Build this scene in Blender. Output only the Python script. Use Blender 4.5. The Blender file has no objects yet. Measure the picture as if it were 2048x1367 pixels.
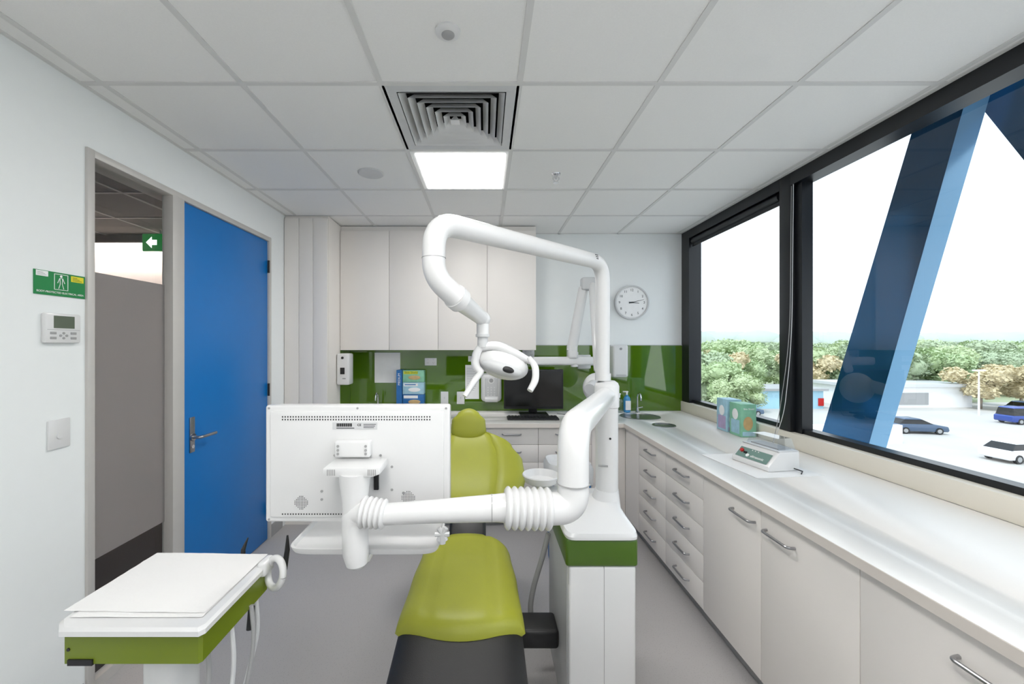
import bpy, bmesh, math, random
from mathutils import Vector, Matrix, Euler, noise
random.seed(7)
V=Vector
scene=bpy.context.scene
scene.view_settings.view_transform='Standard'
scene.view_settings.look='None'
scene.view_settings.exposure=0.5

# ---------------------------------------------------------------- materials
def lin(c):
    return tuple(((x/255)/12.92 if x/255<=0.04045 else ((x/255+0.055)/1.055)**2.4) for x in c)
MATS={}
def mat(name,rgb,rough=0.5,metal=0.0,var=0.05,scale=20,bump=0.0,bscale=200,coat=0.0,emis=0.0,spec=0.5):
    if name in MATS: return MATS[name]
    m=bpy.data.materials.new(name); m.use_nodes=True
    nt=m.node_tree; b=nt.nodes['Principled BSDF']
    c=lin(rgb)
    tc=nt.nodes.new('ShaderNodeTexCoord')
    n=nt.nodes.new('ShaderNodeTexNoise'); n.inputs['Scale'].default_value=scale; n.inputs['Detail'].default_value=4
    nt.links.new(tc.outputs['Object'],n.inputs['Vector'])
    mx=nt.nodes.new('ShaderNodeMix'); mx.data_type='RGBA'
    mx.inputs['A'].default_value=(*[x*(1-var) for x in c],1)
    mx.inputs['B'].default_value=(*[min(1,x*(1+var)) for x in c],1)
    nt.links.new(n.outputs['Fac'],mx.inputs['Factor'])
    nt.links.new(mx.outputs['Result'],b.inputs['Base Color'])
    b.inputs['Roughness'].default_value=rough; b.inputs['Metallic'].default_value=metal
    b.inputs['Specular IOR Level'].default_value=spec
    b.inputs['Coat Weight'].default_value=coat
    if bump>0:
        n2=nt.nodes.new('ShaderNodeTexNoise'); n2.inputs['Scale'].default_value=bscale; n2.inputs['Detail'].default_value=3
        nt.links.new(tc.outputs['Object'],n2.inputs['Vector'])
        bp=nt.nodes.new('ShaderNodeBump'); bp.inputs['Strength'].default_value=bump; bp.inputs['Distance'].default_value=0.002
        nt.links.new(n2.outputs['Fac'],bp.inputs['Height']); nt.links.new(bp.outputs['Normal'],b.inputs['Normal'])
    if emis>0:
        b.inputs['Emission Color'].default_value=(*c,1); b.inputs['Emission Strength'].default_value=emis
    MATS[name]=m; return m
def glassmat(name,tint,f0=0.05,k=0.9):
    # thin pane: transparent + mirror, Schlick reflectance that works from both sides
    m=bpy.data.materials.new(name); m.use_nodes=True; nt=m.node_tree; nt.nodes.clear()
    o=nt.nodes.new('ShaderNodeOutputMaterial'); t=nt.nodes.new('ShaderNodeBsdfTransparent'); g=nt.nodes.new('ShaderNodeBsdfGlossy')
    t.inputs['Color'].default_value=(*tint,1); g.inputs['Roughness'].default_value=0.0
    ge=nt.nodes.new('ShaderNodeNewGeometry'); d=nt.nodes.new('ShaderNodeVectorMath'); d.operation='DOT_PRODUCT'
    nt.links.new(ge.outputs['Incoming'],d.inputs[0]); nt.links.new(ge.outputs['Normal'],d.inputs[1])
    def M(op,a,b=None):
        n=nt.nodes.new('ShaderNodeMath'); n.operation=op
        for i,x in enumerate((a,b)):
            if x is None: continue
            if isinstance(x,(int,float)): n.inputs[i].default_value=x
            else: nt.links.new(x,n.inputs[i])
        return n.outputs[0]
    a=M('ABSOLUTE',d.outputs['Value']); a=M('SUBTRACT',1.0,a); a=M('POWER',a,5.0); a=M('MULTIPLY',a,k); a=M('ADD',a,f0)
    mx=nt.nodes.new('ShaderNodeMixShader'); nt.links.new(a,mx.inputs[0]); nt.links.new(t.outputs[0],mx.inputs[1]); nt.links.new(g.outputs[0],mx.inputs[2])
    nt.links.new(mx.outputs[0],o.inputs[0]); MATS[name]=m; return m

M_wall=mat('wall_paint',(240,243,243),0.6,bump=0.05,bscale=400,var=0.01)
M_tile=mat('ceiling_tile',(242,241,239),0.9,var=0.03,scale=150,bump=0.25,bscale=500)
M_tbar=mat('ceiling_tbar',(220,219,217),0.6,var=0.01)
M_white=mat('white_plastic',(224,224,224),0.28,var=0.01,coat=0.3)
M_whitem=mat('white_matt',(238,238,237),0.5,var=0.01)
M_offw=mat('laminate_cream',(236,231,226),0.45,var=0.012,scale=6)
M_bench=mat('benchtop_laminate',(234,231,227),0.35,var=0.01)
M_edge=mat('bench_edge',(222,214,206),0.5,var=0.01)
M_sill=mat('sill_paint',(232,226,213),0.5,var=0.01)
M_gap=mat('joint_gap',(120,114,108),0.8)
M_black=mat('black_frame',(14,17,22),0.35,var=0.1)
M_dark=mat('dark_plastic',(22,22,24),0.45,var=0.1)
M_screen=mat('black_screen',(8,8,10),0.12)
M_green=mat('green_splash_glass',(78,114,16),0.03,var=0.02,coat=1.0)
M_lime=mat('lime_upholstery',(158,161,48),0.42,var=0.06,scale=9,bump=0.15,bscale=350)
M_blacku=mat('black_upholstery',(26,25,26),0.5,var=0.1,bump=0.2,bscale=300)
M_ugreen=mat('unit_green',(70,102,26),0.3,var=0.03)
M_tgreen=mat('table_green',(110,126,28),0.3,var=0.03)
M_blue=mat('blue_door_paint',(0,114,192),0.35,var=0.02)
M_alu=mat('aluminium_frame',(200,197,193),0.42,metal=0.1,var=0.03)
M_chrome=mat('chrome',(215,215,218),0.12,metal=1.0)
M_steel=mat('brushed_steel',(165,165,168),0.3,metal=1.0,var=0.08)
M_grey=mat('grey_plastic',(160,160,160),0.5)
M_lgrey=mat('light_grey_plastic',(205,206,207),0.4)
M_lcd=mat('lcd_screen',(92,102,86),0.25)
M_signg=mat('sign_green',(10,130,66),0.4)
M_signw=mat('sign_white',(245,245,245),0.5)
M_yellow=mat('sign_yellow',(225,215,40),0.5)
M_paper=mat('paper',(232,231,230),0.8,bump=0.5,bscale=70,var=0.01)
M_unitside=mat('unit_side_grey',(196,197,198),0.35)
M_carpet=mat('dark_carpet',(38,33,34),0.95,var=0.2,scale=80)
M_cwall=mat('corridor_wall',(226,216,212),0.7)
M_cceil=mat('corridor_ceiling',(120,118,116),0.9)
M_red=mat('red_sign',(190,30,30),0.4)
M_teal=mat('teal_panel',(110,140,132),0.4)
M_bluep=mat('box_blue',(40,110,175),0.5,var=0.2,scale=30)
M_lbluep=mat('box_light_blue',(165,205,222),0.5,var=0.25,scale=25)
M_lilac=mat('box_lilac',(180,165,200),0.5,var=0.25,scale=25)
M_mint=mat('box_mint',(135,195,165),0.5,var=0.25,scale=25)
M_tan=mat('box_tan',(200,170,120),0.6,var=0.25,scale=25)
M_liq=mat('blue_liquid',(70,150,205),0.2)
M_light=mat('light_panel_diffuser',(255,253,250),0.5,emis=14.0)
M_cove=mat('cove_strip',(255,241,232),0.5,emis=55.0)
M_exit=mat('exit_green',(10,125,50),0.4,emis=0.35)
M_exitw=mat('exit_white',(255,255,255),0.4,emis=1.0)
M_glass=glassmat('window_glass',(0.94,0.98,0.99),0.07,1.1)
M_cglass=glassmat('clear_plastic',(0.9,0.93,0.95),0.1,0.9)

def floor_mat():
    m=bpy.data.materials.new('vinyl_floor'); m.use_nodes=True; nt=m.node_tree; b=nt.nodes['Principled BSDF']
    tc=nt.nodes.new('ShaderNodeTexCoord'); n=nt.nodes.new('ShaderNodeTexVoronoi'); n.inputs['Scale'].default_value=130
    nt.links.new(tc.outputs['Object'],n.inputs['Vector'])
    r=nt.nodes.new('ShaderNodeValToRGB'); r.color_ramp.elements[0].position=0.08; r.color_ramp.elements[0].color=(*lin((140,138,138)),1)
    r.color_ramp.elements[1].position=0.22; r.color_ramp.elements[1].color=(*lin((180,177,177)),1)
    nt.links.new(n.outputs['Distance'],r.inputs['Fac']); nt.links.new(r.outputs['Color'],b.inputs['Base Color'])
    b.inputs['Roughness'].default_value=0.42; return m
M_floor=floor_mat()
def film_mat():
    m=bpy.data.materials.new('frosted_film'); m.use_nodes=True; nt=m.node_tree; nt.nodes.clear()
    o=nt.nodes.new('ShaderNodeOutputMaterial'); d=nt.nodes.new('ShaderNodeBsdfDiffuse'); t=nt.nodes.new('ShaderNodeBsdfTranslucent'); mx=nt.nodes.new('ShaderNodeMixShader')
    d.inputs['Color'].default_value=(*lin((184,182,182)),1); t.inputs['Color'].default_value=(*lin((240,238,238)),1); mx.inputs[0].default_value=0.65
    nt.links.new(d.outputs[0],mx.inputs[1]); nt.links.new(t.outputs[0],mx.inputs[2]); nt.links.new(mx.outputs[0],o.inputs[0]); return m
M_film=film_mat()

# ---------------------------------------------------------------- builder
class B:
    def __init__(s,name,M=None):
        s.name=name; s.bm=bmesh.new(); s.mats=[]; s.M=M or Matrix.Identity(4); s.kids=[]
    def mi(s,m):
        if m not in s.mats: s.mats.append(m)
        return s.mats.index(m)
    def add(s,bm,m):
        i=s.mi(m) if m else None
        if i is not None:
            for f in bm.faces: f.material_index=i
        bmesh.ops.transform(bm,matrix=s.M,verts=bm.verts)
        me=bpy.data.meshes.new('t'); bm.to_mesh(me); bm.free(); s.bm.from_mesh(me); bpy.data.meshes.remove(me)
    def box(s,a,b,m,bev=0,seg=2,rot=None):
        bm=bmesh.new(); bmesh.ops.create_cube(bm,size=1)
        a=V(a); b=V(b); c=(a+b)/2; d=V([abs(x) for x in (b-a)])
        bmesh.ops.scale(bm,vec=d,verts=bm.verts)
        if bev>0: bmesh.ops.bevel(bm,geom=bm.edges[:],offset=min(bev,min(d)*0.49),segments=seg,profile=0.5,affect='EDGES')
        if rot: bmesh.ops.transform(bm,matrix=Euler(rot).to_matrix().to_4x4(),verts=bm.verts)
        bmesh.ops.translate(bm,vec=c,verts=bm.verts); s.add(bm,m); return s
    def sph(s,c,r,m,rot=None,u=28,v=18):
        bm=bmesh.new(); bmesh.ops.create_uvsphere(bm,u_segments=u,v_segments=v,radius=1)
        if not hasattr(r,'__len__'): r=(r,r,r)
        bmesh.ops.scale(bm,vec=V(r),verts=bm.verts)
        if rot: bmesh.ops.transform(bm,matrix=Euler(rot).to_matrix().to_4x4(),verts=bm.verts)
        bmesh.ops.translate(bm,vec=V(c),verts=bm.verts); s.add(bm,m); return s
    def loft(s,rings,m,cap=True):
        bm=bmesh.new(); R=[[bm.verts.new(p) for p in r] for r in rings]
        for a,b in zip(R,R[1:]):
            n=len(a)
            for i in range(n):
                bm.faces.new((a[i],a[(i+1)%n],b[(i+1)%n],b[i]))
        if cap: bm.faces.new(R[0][::-1]); bm.faces.new(R[-1])
        bmesh.ops.recalc_face_normals(bm,faces=bm.faces); s.add(bm,m); return s
    def sweep(s,pts,rad,m,seg=18,cap=True):
        pts=[V(p) for p in pts]; n=len(pts)
        if not hasattr(rad,'__len__'): rad=[rad]*n
        elif len(rad)!=n:
            L=[0]
            for a,b in zip(pts,pts[1:]): L.append(L[-1]+(b-a).length)
            k=len(rad)-1; rr=[]
            for l in L:
                t=l/L[-1]*k; i=min(int(t),k-1); rr.append(rad[i]+(rad[i+1]-rad[i])*(t-i))
            rad=rr
        tan=[(pts[min(i+1,n-1)]-pts[max(i-1,0)]).normalized() for i in range(n)]
        t0=tan[0]; u=t0.orthogonal().normalized(); rings=[]
        for i in range(n):
            if i>0:
                q=tan[i-1].rotation_difference(tan[i]); u=(q@u).normalized()
            w=tan[i].cross(u).normalized()
            rings.append([pts[i]+(u*math.cos(a)+w*math.sin(a))*rad[i] for a in [2*math.pi*j/seg for j in range(seg)]])
        return s.loft(rings,m,cap)
    def cyl(s,a,b,r,m,seg=28,r2=None):
        return s.sweep([a,b],[r,r if r2 is None else r2],m,seg)
    def fil(s,pts,rc,rad,m,seg=18,n=8,sub=1):
        return s.sweep(fillet(pts,rc,n),rad,m,seg)
    def lathe(s,c,prof,m,seg=36,axis=None):
        Q=Matrix.Identity(3) if axis is None else V((0,0,1)).rotation_difference(V(axis)).to_matrix()
        rings=[[V(c)+Q@V((r*math.cos(t),r*math.sin(t),z)) for t in [2*math.pi*j/seg for j in range(seg)]] for r,z in prof]
        return s.loft(rings,m,True)
    def prism(s,poly,d,m,bev=0):
        bm=bmesh.new(); vs=[bm.verts.new(p) for p in poly]; f=bm.faces.new(vs)
        r=bmesh.ops.extrude_face_region(bm,geom=[f]); nv=[e for e in r['geom'] if isinstance(e,bmesh.types.BMVert)]
        bmesh.ops.translate(bm,vec=V(d),verts=nv); bmesh.ops.recalc_face_normals(bm,faces=bm.faces)
        if bev: bmesh.ops.bevel(bm,geom=bm.edges[:],offset=bev,segments=2,profile=0.5,affect='EDGES')
        s.add(bm,m); return s
    def quad(s,ps,m):
        bm=bmesh.new(); bm.faces.new([bm.verts.new(p) for p in ps]); s.add(bm,m); return s
    def cushion(s,O,U,W,N,wf,L,h,h2,m,curv0=0,curv1=0,bend=None,pu=4,pv=6,nu=28,nv=28,crease=None,mf=None):
        O,U,W,N=V(O),V(U).normalized(),V(W).normalized(),V(N).normalized()
        bm=bmesh.new(); T=[];Bt=[]
        for j in range(nv+1):
            v=j/nv; v=0.5-0.5*math.cos(math.pi*v); tr=[];br=[]
            for i in range(nu+1):
                u=math.sin((i/nu-0.5)*math.pi)
                e=max(0,(1-abs(u)**pu))**0.5*max(0,(1-abs(2*v-1)**pv))**0.5
                w=wf(v); l=v*L+curv0*u*u*(1-v)+curv1*u*u*v
                base=O+U*(u*w)+W*l+N*((bend(v) if bend else 0))
                c=crease(u,v) if crease else 0
                t=bm.verts.new(base+N*(h*e-c*e)); tr.append(t)
                br.append(t if e==0 else bm.verts.new(base-N*(h2*e)))
            T.append(tr);Bt.append(br)
        k=s.mi(m)
        for j in range(nv):
            for i in range(nu):
                for G,fl in ((T,0),(Bt,1)):
                    q=[G[j][i],G[j][i+1],G[j+1][i+1],G[j+1][i]]
                    if fl: q=q[::-1]
                    q2=[]
                    for x in q:
                        if x not in q2: q2.append(x)
                    if len(q2)>=3:
                        try: bm.faces.new(q2)
                        except ValueError: pass
        bmesh.ops.recalc_face_normals(bm,faces=bm.faces); s.add(bm,m); return s
    def text(s,body,loc,rot,size,m,name='lettering',align='CENTER'):
        cu=bpy.data.curves.new(name,'FONT'); cu.body=body; cu.size=size; cu.extrude=0.0004; cu.align_x=align; cu.align_y='CENTER'
        cu.materials.append(m); o=bpy.data.objects.new(s.name+'_'+name,cu); scene.collection.objects.link(o)
        o.matrix_world=Matrix.Translation(V(loc))@Euler(rot).to_matrix().to_4x4(); s.kids.append(o); return s
    def done(s,ang=35):
        bm=s.bm; bm.normal_update(); ca=math.radians(ang)
        for f in bm.faces: f.smooth=True
        for e in bm.edges:
            if len(e.link_faces)==2 and e.calc_face_angle(0)>ca: e.smooth=False
        xs=[v.co for v in bm.verts]
        c=V([(min(p[i] for p in xs)+max(p[i] for p in xs))/2 for i in range(3)])
        bmesh.ops.translate(bm,vec=-c,verts=bm.verts)
        me=bpy.data.meshes.new(s.name); bm.to_mesh(me); bm.free()
        for m in s.mats: me.materials.append(m)
        o=bpy.data.objects.new(s.name,me); scene.collection.objects.link(o); o.location=c
        for k in s.kids:
            mw=k.matrix_world.copy(); k.parent=o; k.matrix_parent_inverse=Matrix.Translation(-c); k.matrix_basis=mw
        return o
def fillet(pts,rc,n=8):
    pts=[V(p) for p in pts]; out=[pts[0]]
    if not hasattr(rc,'__len__'): rc=[rc]*(len(pts)-2)
    for i in range(1,len(pts)-1):
        a,b,c=pts[i-1],pts[i],pts[i+1]; d1=(a-b).normalized(); d2=(c-b).normalized()
        r=min(rc[i-1],(a-b).length*0.49,(c-b).length*0.49); p0=b+d1*r; p1=b+d2*r
        for k in range(n+1):
            t=k/n; out.append(p0*(1-t)**2+b*2*t*(1-t)+p1*t*t)
    out.append(pts[-1]); return out
def interp(tab):
    def f(v):
        for (a,x),(b,y) in zip(tab,tab[1:]):
            if v<=b:
                t=(v-a)/(b-a); t=t*t*(3-2*t); return x+(y-x)*t
        return tab[-1][1]
    return f
R90=math.pi/2
FR=(R90,0,0)      # lettering facing -Y
FL=(R90,0,R90)    # lettering facing +X

# ---------------------------------------------------------------- room constants
XL,XR,YB,YF,H=-1.75,2.0,4.13,-2.45,2.7
# floor
B('floor').box((XL-0.12,YF-0.1,-0.1),(XR+0.2,YB+0.12,0),M_floor).done()
# ceiling
c=B('ceiling')
lights=[(-0.45,2.35),(-0.45,-0.05),(-0.45,-1.25),(0.75,-0.05)]  # first panel is in view; the others are unseen, added as fill light
diff=(-0.45,1.75)
gx=[-2.25+0.6*k for k in range(9)]; gy=[1.75+0.6*k for k in range(-8,5)]
for x in gx:
    for y in gy:
        if any(abs(x-a)<.01 and abs(y-b)<.01 for a,b in lights+[diff]): continue
        a=(max(x,XL),max(y,YF)); b=(min(x+.6,XR),min(y+.6,YB))
        if b[0]-a[0]<.01 or b[1]-a[1]<.01: continue
        c.box((a[0],a[1],H),(b[0],b[1],H+.02),M_tile)
for x in gx:
    if XL<x<XR: c.box((x-.012,YF,H-.004),(x+.012,YB,H+.0),M_tbar)
for y in gy:
    if YF<y<YB: c.box((XL,y-.012,H-.0042),(XR,y+.012,H+.0),M_tbar)
c.box((XL,YF,H-.004),(XL+.02,YB,H),M_tbar).box((XR-.02,YF,H-.004),(XR,YB,H),M_tbar).box((XL,YB-.02,H-.004),(XR,YB,H),M_tbar)
c.done()
B('sun_blocking_slab').box((-5.3,YF-.1,3.05),(2.35,YB+.4,3.2),M_grey).done()  # unseen slab added above the ceiling to block the sun
# walls
w=B('wall_left'); FY0,FY1,FZ=1.776,3.305,2.44
w.box((XL-.12,YF,0),(XL,FY0,H+.35),M_wall).box((XL-.12,FY1,0),(XL,YB,H+.35),M_wall).box((XL-.12,FY0,FZ),(XL,FY1,H+.35),M_wall); w.done()
B('wall_back').box((XL-.12,YB,0),(XR+.2,YB+.12,H+.35),M_wall).done()
B('wall_front').box((XL-.12,YF-.12,0),(XR+.2,YF,H+.35),M_wall).done()
B('wall_right').box((XR,YF,-.1),(XR+.16,YB,0.975),M_wall).box((XR,YF,H-.02),(XR+.16,YB,H+.35),M_black).done()
B('trim_window_sill').box((XR-.012,YF,.90),(XR+.08,YB,1.0),M_sill,.003).done()
B('baseboard_left').box((XL,YF,0),(XL+.006,FY0-.01,.1),M_grey).box((XL,FY1+.01,0),(XL+.006,3.5,.1),M_grey).done()

# ---------------------------------------------------------------- windows
def window(n,y0,y1):
    b=B('window_%d'%n)
    b.box((XR+.0,y0,2.615),(XR+.11,y1,H-.02),M_black).box((XR+.04,y0,1.0),(XR+.11,y1,1.03),M_black)
    b.box((XR+.03,y0-.05,1.0),(XR+.11,y0,2.66),M_black)
    b.quad([(XR+.085,y0,1.02),(XR+.085,y1,1.02),(XR+.085,y1,2.63),(XR+.085,y0,2.63)],M_glass)
    return b
window(1,2.76,3.98).box((XR,3.98,1.0),(XR+.12,4.13,2.69),M_black).done()
window(2,.55,2.66).box((XR,2.66,1.0),(XR+.105,2.76,2.69),M_black,.002).box((XR+.03,2.60,1.0),(XR+.1,2.66,2.66),M_black).done()
window(3,-1.65,.45).box((XR,.45,1.0),(XR+.105,.55,2.69),M_black).done()
bl=B('roller_blind'); bl.cyl((XR+.035,2.79,2.585),(XR+.035,3.96,2.585),.03,M_black).box((XR+.025,2.79,2.54),(XR+.03,3.96,2.58),M_black).cyl((XR+.028,2.79,2.535),(XR+.028,3.96,2.535),.008,M_dark); bl.done()
ch=B('blind_chain')
ch.sweep(fillet([(1.985,2.63,2.60),(1.975,2.63,1.6),(1.955,2.70,1.1),(1.93,2.72,.915)],.3,10),.0022,M_grey,6)
ch.sweep(fillet([(1.975,2.60,2.60),(1.965,2.60,1.6),(1.93,2.62,1.12),(1.93,2.72,.915)],.3,10),.0022,M_lgrey,6); ch.done()

# ---------------------------------------------------------------- ceiling fixtures
for (x,y) in lights:  # one visible fixture plus added out-of-view fill panels
    b=B('ceiling_light_and_fill_panel'); x1,y1=x+.6,y+.6
    b.box((x+.04,y+.04,H-.006),(x1-.03,y1-.03,H+.02),M_light)
    for a,bb in (((x,y),(x+.04,y1)),((x1-.03,y),(x1,y1)),((x+.04,y),(x1-.03,y+.04)),((x+.04,y1-.03),(x1-.03,y1))):
        b.box((a[0],a[1],H-.003),(bb[0],bb[1],H+.02),M_whitem)
    b.done()
b=B('air_diffuser'); cx,cy=-.15,2.05
for a,bb in (((-.3,-.3),(-.245,.3)),((.245,-.3),(.3,.3)),((-.245,-.3),(.245,-.245)),((-.245,.245),(.245,.3))):
    b.box((cx+a[0],cy+a[1],H-.004),(cx+bb[0],cy+bb[1],H+.01),M_lgrey)
for a,bb in (((-.25,-.25),(-.245,.25)),((.245,-.25),(.25,.25)),((-.245,-.25),(.245,-.245)),((-.245,.245),(.245,.25))):
    b.box((cx+a[0],cy+a[1],H+.01),(cx+bb[0],cy+bb[1],H+.2),M_dark)
b.box((cx-.25,cy-.25,H+.19),(cx+.25,cy+.25,H+.2),M_dark)
def sq(h,z): return [V((cx+i*h,cy+j*h,z)) for i,j in ((-1,-1),(1,-1),(1,1),(-1,1))]
for k in range(6):
    s0=.240-.037*k
    b.loft([sq(s0,H-.006),sq(s0-.026,H+.028)],M_white,cap=False)
b.loft([sq(.022,H-.006),sq(.002,H+.03)],M_white); b.done()
b=B('motion_sensor'); b.lathe((-.133,1.46,H),[(.045,0),(.045,-.006),(.038,-.012),(.026,-.014)],M_white); b.sph((-.133,1.46,H-.012),(.024,.024,.012),M_grey); b.done()
B('ceiling_speaker').lathe((-.75,2.67,H-.004),[(.083,.004),(.083,0),(.078,-.004),(.02,-.005)],M_lgrey).done()
b=B('sprinkler_head'); b.lathe((.47,2.687,H),[(.032,0),(.03,-.006),(.012,-.009),(.01,-.03),(.006,-.034)],M_chrome)
b.sweep([(.452,2.687,H-.02),(.45,2.687,H-.035),(.47,2.687,H-.055)],.003,M_chrome,8).sweep([(.488,2.687,H-.02),(.49,2.687,H-.035),(.47,2.687,H-.055)],.003,M_chrome,8)
b.lathe((.47,2.687,H-.055),[(.02,0),(.02,-.003)],M_chrome); b.done()

# ---------------------------------------------------------------- door set
b=B('door_frame'); x0,x1=XL-.13,XL+.012
b.box((x0,FY0-.0,0),(x1,FY0+.035,FZ),M_alu,.003).box((x0,FY1-.03,0),(x1,FY1,FZ),M_alu,.003).box((x0,FY0+.001,FZ-.035),(x1-.001,FY1-.001,FZ-.001),M_alu,.003)
b.box((XL-.05,2.262,0),(x1,2.35,FZ-.03),M_alu,.003)
b.done()
b=B('window_sidelight'); gxp=XL-.04
b.quad([(gxp,FY0+.03,.0),(gxp,2.265,.0),(gxp,2.265,FZ-.03),(gxp,FY0+.03,FZ-.03)],M_glass)
b.quad([(gxp+.004,FY0+.035,.59),(gxp+.004,2.263,.59),(gxp+.004,2.263,1.905),(gxp+.004,FY0+.035,1.905)],M_film)
b.box((gxp-.01,FY0+.035,0),(gxp+.02,2.261,.05),M_alu); b.done()
b=B('door_1'); b.box((XL-.045,2.353,.008),(XL-.003,3.272,FZ-.038),M_blue,.002)
b.box((XL-.003,2.405,.93),(XL+.004,2.445,1.14),M_steel,.002)
b.fil([(XL,2.425,1.02),(XL+.055,2.425,1.02),(XL+.055,2.56,1.02)],.02,.009,M_steel,14).cyl((XL,2.425,1.02),(XL+.012,2.425,1.02),.022,M_steel)
b.cyl((XL+.002,2.425,.965),(XL+.008,2.425,.965),.011,M_chrome)
for z in (2.2,1.21,.25): b.cyl((XL+.006,3.275,z-.05),(XL+.006,3.275,z+.05),.008,M_dark)
b.box((XL-.03,2.351,.98),(XL-.004,2.354,1.07),M_steel); b.done()

# corridor beyond
B('floor_corridor').box((-5.2,-1.0,-.1),(XL-.12,4.45,0),M_carpet).done()
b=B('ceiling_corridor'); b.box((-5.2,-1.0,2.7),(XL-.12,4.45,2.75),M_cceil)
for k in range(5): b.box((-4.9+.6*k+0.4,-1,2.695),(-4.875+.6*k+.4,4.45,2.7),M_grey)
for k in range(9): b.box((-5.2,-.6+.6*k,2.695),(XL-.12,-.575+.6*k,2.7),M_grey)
b.done()
b=B('wall_corridor'); b.box((-5.2,4.33,0),(XL-.12,4.45,2.75),M_cwall).box((-5.3,-1,0),(-5.2,4.45,2.75),M_cwall).box((-5.2,-1.1,0),(XL-.12,-1,2.75),M_cwall); b.done()
b=B('cove_light'); b.box((-5.1,4.20,2.665),(XL-.2,4.24,2.69),M_cove).box((-5.1,4.17,2.62),(XL-.2,4.195,2.70),M_cceil); b.done()
b=B('exit_sign'); b.box((-3.37,3.99,2.49),(-3.02,4.02,2.66),M_exit,.004)
ax,az,ay=-3.275,2.575,3.987
b.prism([(ax-.055,ay,az),(ax,ay,az+.055),(ax,ay,az+.025),(ax+.05,ay,az+.025),(ax+.05,ay,az-.025),(ax,ay,az-.025),(ax,ay,az-.055)],(0,.004,0),M_exitw)
b.sph((-3.09,ay,az+.05),(.012,.003,.012),M_exitw).sweep([(-3.095,ay,az+.03),(-3.10,ay,az-.005)],.009,M_exitw,8).sweep([(-3.10,ay,az-.005),(-3.125,ay,az-.02),(-3.12,ay,az-.055)],.006,M_exitw,8).sweep([(-3.10,ay,az-.005),(-3.085,ay,az-.03),(-3.065,ay,az-.055)],.006,M_exitw,8).sweep([(-3.13,ay,az+.01),(-3.095,ay,az+.025),(-3.07,ay,az)],.005,M_exitw,8)
b.cyl((-3.2,4.005,2.66),(-3.2,4.005,2.70),.008,M_white); b.done()

# ---------------------------------------------------------------- left wall items
b=B('body_protected_area_sign')
b.box((XL,1.572,1.772),(XL+.004,1.772,1.868),M_signg)
X=XL+.005
b.text('BODY-PROTECTED ELECTRICAL AREA',(X,1.672,1.785),FL,.0108,M_signw,'line')
for (ya,za,yb,zb) in ((1.645,1.797,1.7,1.799),(1.645,1.86,1.7,1.862),(1.645,1.797,1.647,1.862),(1.698,1.797,1.7,1.862)): b.box((X-.001,ya,za),(X,yb,zb),M_signw)
b.sph((X,1.672,1.853),(.001,.005,.005),M_signw)
for pl in ([(1.666,1.845),(1.678,1.845)],[(1.666,1.845),(1.658,1.825)],[(1.678,1.845),(1.686,1.825)],[(1.667,1.845),(1.668,1.822),(1.662,1.802)],[(1.677,1.845),(1.676,1.822),(1.682,1.802)]):
    b.sweep([(X,y,z) for y,z in pl],.0011,M_signw,6)
b.box((X-.001,1.578,1.845),(X,1.622,1.866),M_signw).box((X-.001,1.712,1.838),(X,1.765,1.862),M_yellow)
for k in range(3): b.box((X,1.582,1.849+.005*k),(X+.0004,1.616-.006*k,1.8505+.005*k),M_grey); b.box((X,1.717,1.842+.006*k),(X+.0004,1.757-.01*k,1.8445+.006*k),M_tgreen)
b.done()
b=B('air_conditioning_controller'); b.box((XL,1.597,1.58),(XL+.022,1.737,1.70),M_white,.006).box((XL+.021,1.627,1.64),(XL+.023,1.709,1.69),M_lcd)
b.box((XL+.02,1.603,1.633),(XL+.0225,1.732,1.6345),M_grey)
for yy in (1.625,1.705):
    for zz in (1.62,1.6): b.box((XL+.021,yy-.012,zz-.005),(XL+.0235,yy+.012,zz+.005),M_grey,.001)
for dy,dz in ((0,.01),(0,-.01),(.012,0),(-.012,0)): b.cyl((XL+.021,1.665+dy,1.61+dz),(XL+.024,1.665+dy,1.61+dz),.005,M_grey,12)
b.done()
b=B('light_switch'); b.box((XL,1.62,1.15),(XL+.009,1.706,1.268),M_white,.003).cyl((XL+.008,1.66,1.20),(XL+.013,1.66,1.20),.011,M_white).done()

# ---------------------------------------------------------------- cabinets
b=B('tall_cabinet'); b.box((XL+.002,3.55,0),(-1.37,YB-.001,H-.006),M_offw)
for a,bb in ((-1.745,-1.62),(-1.617,-1.498),(-1.495,-1.372)): b.box((a,3.53,.1),(bb,3.549,H-.03),M_offw,.001)
b.box((-1.37,3.84,.94),(-1.366,YB-.001,1.56),M_green); b.done()
b=B('upper_cabinet'); b.box((-1.369,3.855,1.525),(.484,YB-.001,2.64),M_offw).box((-1.369,3.86,2.64),(.484,YB-.001,H-.006),M_offw)
for k in range(4):
    a=-1.366+.4625*k; b.box((a,3.832,1.52),(a+.4595,3.853,2.645),M_offw,.0012)
b.done()
b=B('splashback'); b.box((-1.365,YB-.008,.90),(XR,YB-.0005,1.519),M_green); b.box((.486,YB-.008,1.519),(XR,YB-.0005,1.565),M_green);b.box((.486,YB-.01,1.563),(XR,YB-.0005,1.569),M_lgrey); b.done()

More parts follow.
